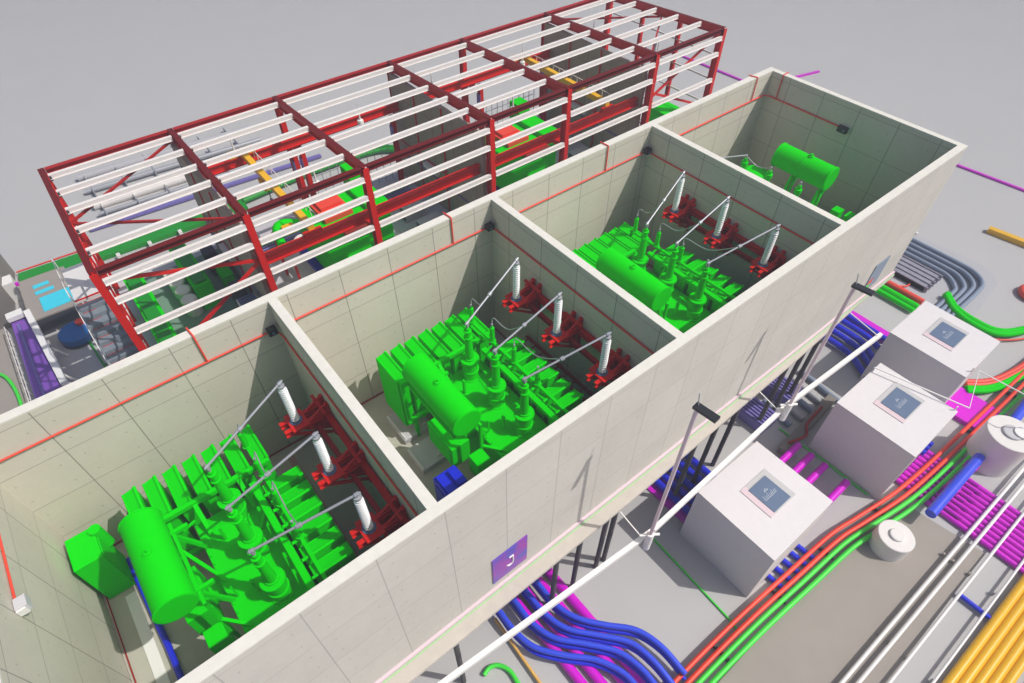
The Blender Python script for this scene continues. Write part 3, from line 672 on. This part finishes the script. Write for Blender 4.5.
# ground trays behind the hall
m = MB().bar((-9.8,38.9,.2),(6.0,38.0,.2),1.5,.3); tag(m.build('cable_trough', 'green_tray'), 'wide dark green cable trough on the ground behind the hall', 'cable trough')
m = MB().bar((-9.8,39.85,.35),(6.0,38.95,.35),.10,.08); tag(m.build('trough_edge', 'redcable'), 'thin red line along the far edge of the green trough', 'pipe')
for k in range(6):
    x = -6+k*2.2; o = MB().box(x,x+.25,37.1,37.5,0,.45).build('trough_support', 'offwhite'); tag(o, 'white support block beside the green cable trough', 'support', 'white blocks along the green trough')
for k, dy in enumerate((0,.7)):
    m = MB().tube(smooth_path([(6.0,38.2+dy,.35),(12,38.6+dy,.35),(17.5,38.3+dy,.35),(19.6,37.0+dy*.8,.35),(20.4,34.5,.35)],8), .22, 10)
    tag(m.build('green_pipe', 'green_tray'), ['dark green ground pipe bending behind the hall, inner of the pair','dark green ground pipe bending behind the hall, outer of the pair'][k], 'pipe', 'green pipes behind the hall')
m = MB().bar((-4.5,42.1,.2),(14,40.8,.2),.35,.2); tag(m.build('blue_duct', 'violet'), 'pale violet duct on the ground far behind the hall', 'duct')
for k, (y, r, c) in enumerate(((45,.35,'offwhite'),(47.5,.2,'alu'),(43.6,.15,'alu'),(50,.3,'greymat'))):
    m = MB().tube([(-3.5,y,.3),(11,y-1.0,.3)], r, 8)
    for j in range(6): m.box(-3+j*2.4,-2.9+j*2.4,y-.8,y+.4,0,.5)
    tag(m.build('ground_pipe', c), ['thick white pipe on sleepers behind the hall','thin grey pipe between thick ones behind the hall','grey pipe nearest the violet duct behind the hall','pale grey pipe farthest behind the hall'][k], 'pipe')
m = MB().bar((54.6,37,.08),(54.9,27.0,.08),.22,.16).bar((54.9,27.0,.08),(56.0,5.5,.08),.22,.16).bar((56.0,5.5,.08),(57.2,-9,.08),.22,.16)
tag(m.build('long_duct', 'magenta'), 'long thin purple duct on open ground beyond the far end', 'duct')
m = MB().bar((58.5,24.3,.08),(63.0,23.2,.08),.25,.16); tag(m.build('short_duct', 'magenta'), 'short pink duct stub on open ground beyond the end wall', 'duct')
m = MB().bar((48.6,-.4,.2),(49.6,-7.5,.2),.45,.4); tag(m.build('yellow_duct', 'yellow'), 'single yellow duct on open ground at the right edge', 'duct')

# ------------------------------------------------------------------ the yard in front
def vault(x0, x1, y0, y1, h, hx, label):
    v = thing('concrete_vault', label, 'vault', ((x0+x1)/2,(y0+y1)/2,0), 'white concrete vaults with roof hatches')
    X0,X1,Y0,Y1 = hx
    m = MB().quad([(x0,y0,0),(x0,y0,h),(x0,y1,h),(x0,y1,0)]).quad([(x1,y0,0),(x1,y1,0),(x1,y1,h),(x1,y0,h)])
    m.quad([(x0,y0,0),(x1,y0,0),(x1,y0,h),(x0,y0,h)]).quad([(x0,y1,0),(x0,y1,h),(x1,y1,h),(x1,y1,0)])
    m.quad([(x0,y0,h),(x1,y0,h),(x1,y1,h),(x0,y1,h)])
    m.build('shell', 'vault', v)
    MB().box(X0,X0+.36,Y0,Y1,h+.003,h+.035).build('hatch_sill', 'pink', v)
    MB().box(X0+.36,X1,Y0,Y1,h+.003,h+.035).build('hatch_frame', 'greytop', v)
    px0,px1,py0,py1 = X0+.30,X1-.30,Y0+.06,Y1-.22
    pn = MB().box(px0,px1,py0,py1,h+.036,h+.06).build('hatch_cover', 'slate', v)
    h = h+.173
    cx, cy, z = (px0+px1)/2, (py0+py1)/2, h-.113
    mk = MB()
    w = .42
    for k in range(9):      # the worn lettering on the cover
        a = cx-w+k*w/4.5; mk.bar((a,cy-.10,z),(a+.05,cy-.10+(.13 if k % 3 else .2),z),.012,.004)
    mk.bar((cx-w,cy-.12,z),(cx+w*.9,cy-.12,z),.010,.004)
    mk.bar((cx-.12,cy+.18,z),(cx,cy+.28,z),.014,.004).bar((cx,cy+.28,z),(cx+.12,cy+.18,z),.014,.004).bar((cx-.12,cy+.18,z),(cx+.12,cy+.18,z),.014,.004)
    mk.build('lettering', 'porc', pn)
vault(11.87,16.14,-5.92,-1.91,4.1,(13.35,15.15,-4.69,-3.05),'white concrete vault nearest the camera with a slate hatch')
vault(21.15,25.3,-7.05,-3.0,4.1,(22.5,24.66,-5.72,-4.16),'middle white concrete vault between two others with a slate hatch')
vault(27.8,31.8,-6.28,-2.15,4.1,(29.0,31.1,-4.95,-3.35),'farthest white concrete vault by grey bent ducts')

def lie(name, pts, r, m, label, cat, group=None, n=10, sm=True, k=6):
    P = smooth_path(pts, k) if sm else pts
    return tag(MB().tube(P, r, n).build(name, m), label, cat, group)
# small and big round chambers
def chamber(x, y, z0, r, h, label, hole):
    c = thing('round_chamber', label, 'chamber', (x,y,z0))
    MB().lathe((x,y,z0), [(0,r),(h-.03,r),(h,r-.03)], n=48).build('ring', 'offwhite', c)
    MB().lathe((x,y,z0+h), [(.001,r*.40),(.10,r*.40),(.12,r*.36)], n=32).build('lid', 'offwhite' if not hole else 'floorgrey', c)
    if hole: MB().lathe((x+.2,y-.3,z0+h+.12), [(0,r*.30),(.08,r*.30)], n=32).build('lid_knob', 'white', c)
chamber(19.15,-8.62,.1,.82,1.1,'small round pale chamber standing on the tan slab',False)
chamber(28.0,-9.4,0,1.15,2.45,'large round pale chamber cut by the right edge beyond the purple pipes',True)

# long red and green cables
base = [(3.5,-6.3),(6.55,-6.2),(10.5,-6.25),(14.2,-6.45),(17.3,-6.62),(19.3,-6.96),(22.7,-7.5),(28.1,-7.8),(35.6,-8.1),(50,-8.6)]
for i, (dy, mt, nm) in enumerate(((0,'orange_red','farther of the two orange red cables'),(-.36,'orange_red','nearer of the two orange red cables'),(-.63,'green_cable','farther of the two long green cables'),(-.97,'green_cable','nearer of the two long green cables'))):
    zz = .4
    lie('long_cable', [(x-(dy*.25),y+dy*(1+.004*x),zz) for x, y in base], .105 if i < 2 else .11, mt, nm+' sweeping across the yard past the vaults', 'cable', 'long cables sweeping across the yard', 12)
sad = [5.0,9.0,13.0,16.5,20.5,24.5,29.0,33.5]
for x in sad:
    y = [b for b in base if b[0] <= x][-1][1]
    o = MB().box(x-.04,x+.04,y-.95,y-.05,.0,.27).build('cable_saddle', 'darkgrey'); tag(o, 'small dark saddle under the long red and green cables', 'saddle', 'saddles under the long cables')
# S-shaped blue ducts over magenta pipes
dx = [(0,2.50),(1,3.30),(2,3.98),(3,4.62)]
Sp = [[(2.5,3,.75),(2.5,.6,.75),(2.5,-.5,.75),(2.75,-1.6,.75),(3.55,-2.65,.75),(4.45,-3.6,.75),(4.98,-4.65,.75),(5.05,-5.6,.75),(5.0,-9,.75)],
      [(3.3,3,.75),(3.3,.5,.75),(3.3,-.75,.75),(3.66,-1.85,.75),(4.55,-2.88,.75),(5.38,-3.93,.75),(5.68,-4.95,.75),(5.68,-5.9,.75),(5.6,-9,.75)],
      [(3.97,3,.75),(3.97,.55,.75),(4.0,-.85,.75),(4.34,-1.92,.75),(5.2,-2.95,.75),(6.05,-4.0,.75),(6.3,-5.1,.75),(6.25,-6.2,.75),(6.2,-9,.75)],
      [(4.62,3,.75),(4.62,.6,.75),(4.62,-.8,.75),(4.97,-1.85,.75),(5.72,-2.82,.75),(6.62,-3.82,.75),(6.98,-4.95,.75),(6.95,-6.2,.75),(6.9,-9,.75)]]
Sw = ['first from the left','second from the left','third from the left','fourth from the left']
for i, P in enumerate(Sp):
    P = [V(p) for p in P if p[1] > -6.0] + [V((P[-1][0]+.1,-6.3,.62))]
    lie('wavy_duct', P, .125, 'blue2', Sw[i]+' of the upper wavy blue ducts near the wall sign', 'duct', 'wavy blue ducts', 12)
    Q = [p + V((-.07,-.12,-.30)) for p in P]
    lie('wavy_duct', [q if q.z > .2 else V((q.x,q.y,.24)) for q in Q], .10, 'blue', Sw[i]+' of the lower wavy blue ducts near the wall sign', 'duct', 'wavy blue ducts', 12)
for i, x in enumerate((3.45,4.1,4.85,5.5)):
    lie('magenta_pipe', [(x,3,.18),(x+.05,-6.0,.22)], .22, 'magenta', ['leftmost','second','third','rightmost'][i]+' of four magenta pipes under the wavy blue ducts', 'pipe', 'magenta pipes under the wavy ducts', 14, False)
lie('orange_pipe', [(2.25,.5,.2),(2.05,-5.5,.2)], .07, 'orange', 'thin orange pipe left of the wavy blue ducts', 'pipe', None, 8, False)
lie('green_hook', [(.50,-1.0,.15),(.85,-.92,.15),(1.2,-1.08,.15),(1.45,-1.55,.15),(1.42,-2.3,.15),(1.3,-4.5,.15)], .10, 'green_cable', 'bright green cable hooking round at the bottom by the white beam', 'cable')
lie('green_line', [(10.62,-1.3,.06),(10.45,-6.1,.06),(10.35,-6.5,.06)], .05, 'green_cable', 'thin green line on the ground left of the nearest vault', 'cable', None, 6, False)
lie('green_line', [(20.95,-1.3,.06),(21.05,-4.0,.06),(21.0,-6.6,.06)], .05, 'green_cable', 'thin green line on the ground left of the middle vault', 'cable', None, 6, False)
# blue ducts passing through the vaults
w5 = ['leftmost','second from left','middle','second from right','rightmost']
for i, x in enumerate((12.95,13.5,14.1,14.75,15.4)):
    lie('blue_duct', [(x,3,.32),(x,-1.85,.32)], .19, 'blue', w5[i]+' of five blue ducts running from the building to the nearest vault', 'duct', 'blue ducts behind the nearest vault', 12, False)
o = MB().box(12.4,13.9,-1.85,3,.02,.1).build('duct_bed', 'magenta'); tag(o, 'flat magenta bed under blue ducts at the nearest vault', 'duct bed')
for i, y in enumerate((-5.98,)):
    for j, x in enumerate((13.4,14.0,14.6,15.2,15.75)):
        lie('duct_stub', [(x,-5.93,.15),(x+.05,-6.9,.15)], .13, 'blue', w5[j]+' of five short blue ducts leaving the front of the nearest vault', 'duct', 'blue duct stubs before the nearest vault', 12, False)
for i, (x, x2) in enumerate(((28.9,28.2),(29.75,29.0),(30.35,29.6),(31.05,30.5),(31.75,31.5))):
    lie('blue_duct', [(x,3,.32),(x,-.4,.32),(x2+.2,-1.6,.32),(x2-.9,-3.2,.32),(x2-2.6 if i<3 else x2-.9,-4.0 if i<3 else -3.0,.32)][:(5 if i<3 else 3)], .19, 'blue', w5[i]+' of five blue ducts bending towards the middle vault', 'duct', 'blue ducts by the farthest vault', 12)
o = MB().box(31.6,32.7,-2.0,3,.02,.14).build('duct_bed', 'magenta'); tag(o, 'flat magenta bed right of the blue ducts at the farthest vault', 'duct bed')
for j, x in enumerate((25.5,25.9,26.3)):
    lie('duct_stub', [(x-.1,-6.2,.3),(x,-7.2,.3)], .17, 'blue', ['left','middle','right'][j]+' one of three blue duct stubs between the middle and farthest vaults', 'duct', 'blue duct stubs beyond the middle vault', 12, False)
# magenta stubs between the vaults
for j, y in enumerate((-2.75,-3.55,-4.35,-5.6)):
    lie('magenta_stub', [(16.15,y,.62),(20.4,y+.05,.62)], .19, 'magenta', ['farthest from the camera','second','third','nearest to the camera'][j]+' of four magenta pipes between the nearest and middle vaults', 'pipe', 'magenta pipes between the vaults', 12, False)
# wide magenta bank
bw = []
for j in range(9):
    x = 22.95+j*.36
    o = lie('bank_pipe', [(x,-7.08,.14),(x+.02,-15,.14)], .15, 'magenta', 'magenta pipe in the wide bank crossing beneath the long cables', 'pipe', 'magenta pipe bank', 12, False)
for j in range(8):
    x = 23.13+j*.36
    o = lie('bank_pipe', [(x,-8.75-(j%3)*.25,.37),(x+.02,-10.2+(j%2)*.3,.37)], .11, 'magenta', 'short magenta pipe lying on top of the wide magenta bank', 'pipe', 'short pipes on the magenta bank', 12, False)
o = MB().box(29.3,31.6,-8.9,-6.2,.0,.30).build('duct_block', 'magenta'); tag(o, 'square magenta duct block below the farthest vault', 'duct block')
for j in range(4):
    x = 30.2+j*.42; lie('block_pipe', [(x,-8.4,.2),(x+.1,-13,.2)], .17, 'magenta', 'magenta pipe leaving the square duct block beyond the large chamber', 'pipe', 'magenta pipes from the square block', 12, False)
lie('thick_pipe', [(21.6,-9.08,1.05),(26.75,-9.1,1.05)], .25, 'blue2', 'thick blue pipe lying on the magenta bank before the large chamber', 'pipe', None, 16, False)
lie('thick_pipe', [(29.3,-9.25,1.05),(34.0,-9.1,1.05)], .25, 'blue2', 'thick blue pipe beyond the large chamber at the right edge', 'pipe', None, 16, False)
o = MB().box(24.0,24.4,-9.4,-8.8,.6,.82).box(26.0,26.4,-9.4,-8.8,.6,.82).build('pipe_block', 'magenta'); tag(o, 'magenta packing blocks under the thick blue pipe', 'block')
# white pipes on the slab
for i, (y, dy, r, z) in enumerate(((-10.55,-.3,.085,.38),(-10.98,-.3,.08,.38),(-11.76,-.25,.07,.36),(-12.88,-.2,.06,.35))):
    lie('white_pipe', [(4,y+.1,z),(12,y,z),(40,y+dy*2,z)], r, 'white', ['farthest','second','third','nearest'][i]+' of four parallel white pipes at the lower right', 'pipe', 'white pipes at the lower right', 10, False)
    for x in (9,15,20.8):
        o = MB().box(x-.06,x+.06,y-.05,y+.05,.02 if y < -11.7 else .1,z-r).build('pipe_sleeper', 'slab' if i < 3 else 'ground')
        tag(o, 'tiny block hidden under one of the parallel white pipes', 'sleeper', 'sleepers under the white pipes')
for i in range(5):
    y = -13.35-i*.37
    lie('yellow_pipe', [(6,y+.25,.25),(15,y,.25),(24,y-.2,.25),(34,y-.5,.25)], .20, 'yellow', ['farthest','second','middle','fourth','nearest'][i]+' of five thick yellow pipes in the bottom right corner', 'pipe', 'thick yellow pipes', 14, False)
lie('white_wire', [(6,-15.3,.2),(34,-15.8,.2)], .05, 'white', 'thin white pipe beyond the yellow pipes in the bottom right corner', 'pipe', None, 8, False)
lie('small_blue_pipe', [(19.48,-11.85,.2),(19.5,-13.3,.2)], .11, 'blue', 'short thin blue pipe next to the yellow pipes', 'pipe', None, 10, False)
# short red and green ducts by the farthest vault
lie('red_duct', [(36.75,3,.35),(36.78,-1.3,.35)], .22, 'redcable', 'thick red duct leaving the building at its far end', 'duct', None, 14, False)
lie('green_duct', [(36.1,3,.30),(36.1,-1.3,.30)], .22, 'green', 'thick green duct beside the red one at the far end', 'duct', None, 14, False)
lie('green_duct', [(35.6,3,.28),(35.6,-1.3,.28)], .18, 'green', 'thinner green duct outside the thick one at the far end', 'duct', None, 14, False)
lie('red_hook', [(37.3,.6,.15),(37.9,.2,.15),(39.0,.5,.15),(39.6,1.0,.15)], .06, 'redcable', 'small red hooked cable on bare ground by the red duct', 'cable')
for k, d in enumerate((0,.38)):
    lie('curved_cable', [(38.9-d*.6,-1.9,.35),(38.0-d*.7,-2.9,.35),(37.7-d,-4.2,.35),(37.95-d,-5.6,.35),(39.5-d,-6.6,.35),(43,-7.8,.35)], .20, 'green', ['outer','inner'][k]+' of two curved green cables behind the farthest vault', 'cable', 'curved green cables', 12)
lie('curved_line', [(36.7,-2.0,.2),(36.9,-4.2,.2),(37.0,-5.5,.2),(38.7,-6.9,.2),(42,-8.2,.2)], .06, 'redcable', 'thin red cable following the curved green cables', 'cable')
P5 = [(32.2,-6.25),(33.2,-7.0),(34.6,-7.5),(37,-7.9),(42,-8.2)]
for k, (d, m_, nm) in enumerate(((0,'redcable','outer red'),(.35,'redcable','inner red'),(.75,'green','outer green'),(1.1,'green','inner green'))):
    lie('branch_cable', [(x-d*.6,y-d*.35,.3) for x, y in P5], .16, m_, nm+' branch cable leaving the corner of the farthest vault', 'cable', 'branch cables at the farthest vault', 10)
lie('cable_reel_rim', [(43.6+.75*math.cos(t*PI/8),-5.6+.75*math.sin(t*PI/8),.25) for t in range(17)], .22, 'redcable', 'red ring of cable half cut by the right edge', 'cable ring', None, 10, False)
# thin white fence wires around the far vaults
m = MB().tube([(24.4,-3.0,4.4),(25.6,-7.3,4.4),(28.4,-6.5,4.4),(28.7,-9.8,4.4)], .035, 6)
for p in ((24.4,-3.05),(25.25,-6.9),(28.4,-6.26)): m.tube([(p[0],p[1],0 if p[0] == 0 else 3.9),(p[0],p[1],4.4)], .035, 6)
m.tube([(28.7,-9.8,0),(28.7,-9.8,4.4)], .035, 6)
tag(m.build('wire_line', 'white'), 'thin white wire strung between the middle and farthest vaults', 'wire')
# grey bent duct bank at the far end of the front
pad = MB().hexa([(36.9,3),(44.0,3),(44.25,-2.0),(43.9,-2.9),(43.0,-3.6),(36.9,-4.2)], .0, .05).build('duct_halo_pad', 'greymat'); tag(pad, 'pale blue grey pad standing in for the halo round the bent grey ducts', 'pad')  # added sheet; its pale colour imitates the halo of ducts seen through ground
for k in range(4):
    o1 = k*.62
    lie('bent_duct', [(42.9-o1,3,.22),(42.9-o1,-.6+o1*.4,.22),(42.75-o1,-2.0+o1*.5,.22),(42.0-o1,-2.9+o1*.55,.22),(40.6-o1*.6,-3.1+o1*.55,.22),(36.9,-3.1+o1*.55,.22)], .15, 'greyduct', ['outermost','second','third','innermost'][k]+' of four bent grey ducts at the far end of the yard', 'duct', 'bent grey ducts', 12)
m = MB().box(38.2,40.4,-.7,3,.06,.4)
for k in range(5): m.box(38.2+k*.5,38.3+k*.5,-.9,3,.06,.48)
tag(m.build('duct_stack', 'dusty'), 'dusty grey violet ribbed stack inside the curve of the grey ducts', 'duct stack')
# faded gear between the piles and the middle vault
for k, (x0, x1, y0, y1, h, mt, lab) in enumerate(((19.8,21.2,-.9,.9,.7,'violet','dusty violet ribbed crate between the piles, nearer one'),(22.4,23.8,-.6,1.0,.7,'violet','dusty violet ribbed crate between the piles, farther one'))):
    c = MB().box(x0,x1,y0,y1,0,h).build('ribbed_crate', mt); tag(c, lab, 'crate')
    m = MB()
    for j in range(6): m.box(x0+.04+j*(x1-x0)/6.2,x0+.14+j*(x1-x0)/6.2,y0-.02,y1+.02,h,h+.08)
    m.build('ribs', mt, c)
for k, x in enumerate((20.6,21.5,22.4,23.3,24.2)):
    lie('grey_duct', [(x+1.2,.4,.2),(x+.9,-1.6-.2*k,.2)], .16, 'greyduct' if k % 2 == 0 else 'greymat', w5[k]+' of the short faded grey ducts before the middle vault', 'duct', 'short faded grey ducts', 10, False)
m = MB().bar((19.6,-2.35,.25),(24.9,-2.0,.25),.5,.5)
tag(m.build('grey_beam', 'brownwall'), 'dark grey brown beam on the ground behind the middle vault', 'beam')
lie('red_curve', [(20.1,-2.3,.62),(21.2,-2.6,.62),(22.0,-2.2,.62),(23.6,-2.05,.62)], .07, 'dkred', 'thin dark red curved pipe on the grey brown beam', 'pipe')

# white beam with light poles carried on outriggers from the building
def white_beam(x0, x1, posts, label, y0, y1):
    b = thing('white_beam', label, 'beam', ((x0+x1)/2,y0,5.6), 'white beams in front of the building')
    MB().bar((x0,y0,5.62),(x1,y1,5.62),.19,.14).build('top_chord', 'white', b)
    MB().bar((x0,y0-.03,5.49),(x1,y1-.03,5.49),.12,.12).build('bottom_chord', 'offwhite', b)
    for x in posts:
        t = (x-x0)/(x1-x0); y = y0+(y1-y0)*t
        MB().bar((x,y,5.75),(x,-.48,6.1),.04,.04).build('outrigger', 'offwhite', b)
white_beam(-3.5,8.15,(-2.6,7.6),'nearest length of white beam running below the front wall',-1.38,-2.22)
white_beam(8.25,17.6,(17.0,),'middle length of white beam running below the front wall',-2.22,-1.9)
white_beam(17.7,25.4,(25,),'far length of white beam ending near the farthest vault',-1.9,-2.25)
def pole(x, y, H, label):
    p = thing('light_pole', label, 'light pole', (x,y,5.3), 'slim white light poles before the front wall')
    MB().tube([(x,y,5.6),(x,y,H)], .07, 10).build('pole', 'pink', p)
    MB().tube([(x,y,5.1),(x,y,6.3)], .15, 10).build('base', 'white', p)
    MB().tube([(x-.35,y+.25,6.2),(x+.3,y-.2,6.2)], .06, 8).build('base_arm', 'white', p)
    h = MB().bar((x-.03,y+.10,H),(x+.03,y-.66,H+.04),.25,.11).build('lamp_head', 'black', p)
    MB().tube([(x,y,H),(x+.05,y+.12,H+.45)], .02, 6).build('antenna', 'alu', p)
pole(7.73,-2.42,14.5,'slim light pole with a black head, behind the nearest vault')
pole(17.3,-2.1,13.5,'slim light pole with a black head, behind the middle vault')

HAZE = .0042
if HAZE:
    hz = MB().box(-260,330,-160,430,-1,29.5).build('haze', 'white'); hz['kind'] = 'stuff'
    hm, hnt, hb = new_mat('haze'); hnt.nodes.remove(hb)
    pv_ = hnt.nodes.new('ShaderNodeVolumePrincipled'); pv_.inputs['Density'].default_value = HAZE
    pv_.inputs['Color'].default_value = (.38,.40,.46,1)
    hnt.links.new(pv_.outputs[0], hnt.nodes['Material Output'].inputs['Volume'])
    hz.data.materials[0] = hm
# ------------------------------------------------------------------ light, sky, camera
w = bpy.data.worlds.new('World'); sc.world = w; w.use_nodes = True
nt = w.node_tree; bg = nt.nodes['Background']
sky = nt.nodes.new('ShaderNodeTexSky'); sky.sky_type = 'NISHITA'; sky.sun_disc = False
sd = V((.5,-.56,1.0)).normalized()
el = math.asin(sd.z); az = math.atan2(sd.x, sd.y)
sky.sun_elevation = el; sky.sun_rotation = az
sky.air_density = 1.0; sky.dust_density = 3.4; sky.ozone_density = 1.0
nt.links.new(sky.outputs[0], bg.inputs[0]); bg.inputs[1].default_value = .125
sl = bpy.data.lights.new('sun', 'SUN'); sl.energy = 3.7; sl.angle = R(.6); sl.color = (1,.965,.91)
so = bpy.data.objects.new('sun', sl); col.objects.link(so)
so.rotation_euler = sd.to_track_quat('Z','Y').to_euler(); so.location = (0,0,60)

cam = bpy.data.cameras.new('camera'); co = bpy.data.objects.new('camera', cam); col.objects.link(co); sc.camera = co
cam.sensor_width = 36; cam.lens = 36*612.8/1024; cam.clip_end = 2000; cam.clip_start = .1
yaw, pitch, roll = .898040702, .829631254, -.00167028
fw = V((math.cos(yaw)*math.cos(pitch), math.sin(yaw)*math.cos(pitch), -math.sin(pitch)))
rt = V((math.sin(yaw), -math.cos(yaw), 0)); up = rt.cross(fw)
r2 = rt*math.cos(roll)+up*math.sin(roll); u2 = up*math.cos(roll)-rt*math.sin(roll)
co.matrix_world = Matrix(((r2.x,u2.x,-fw.x,-2.96332523),(r2.y,u2.y,-fw.y,-7.28427747),(r2.z,u2.z,-fw.z,28.7129877),(0,0,0,1)))
sc.render.engine = 'CYCLES'
sc.cycles.max_bounces = 6; sc.cycles.use_denoising = True
sc.view_settings.view_transform = 'Standard'; sc.view_settings.look = 'None'; sc.view_settings.gamma = 1
sc.view_settings.exposure = .03
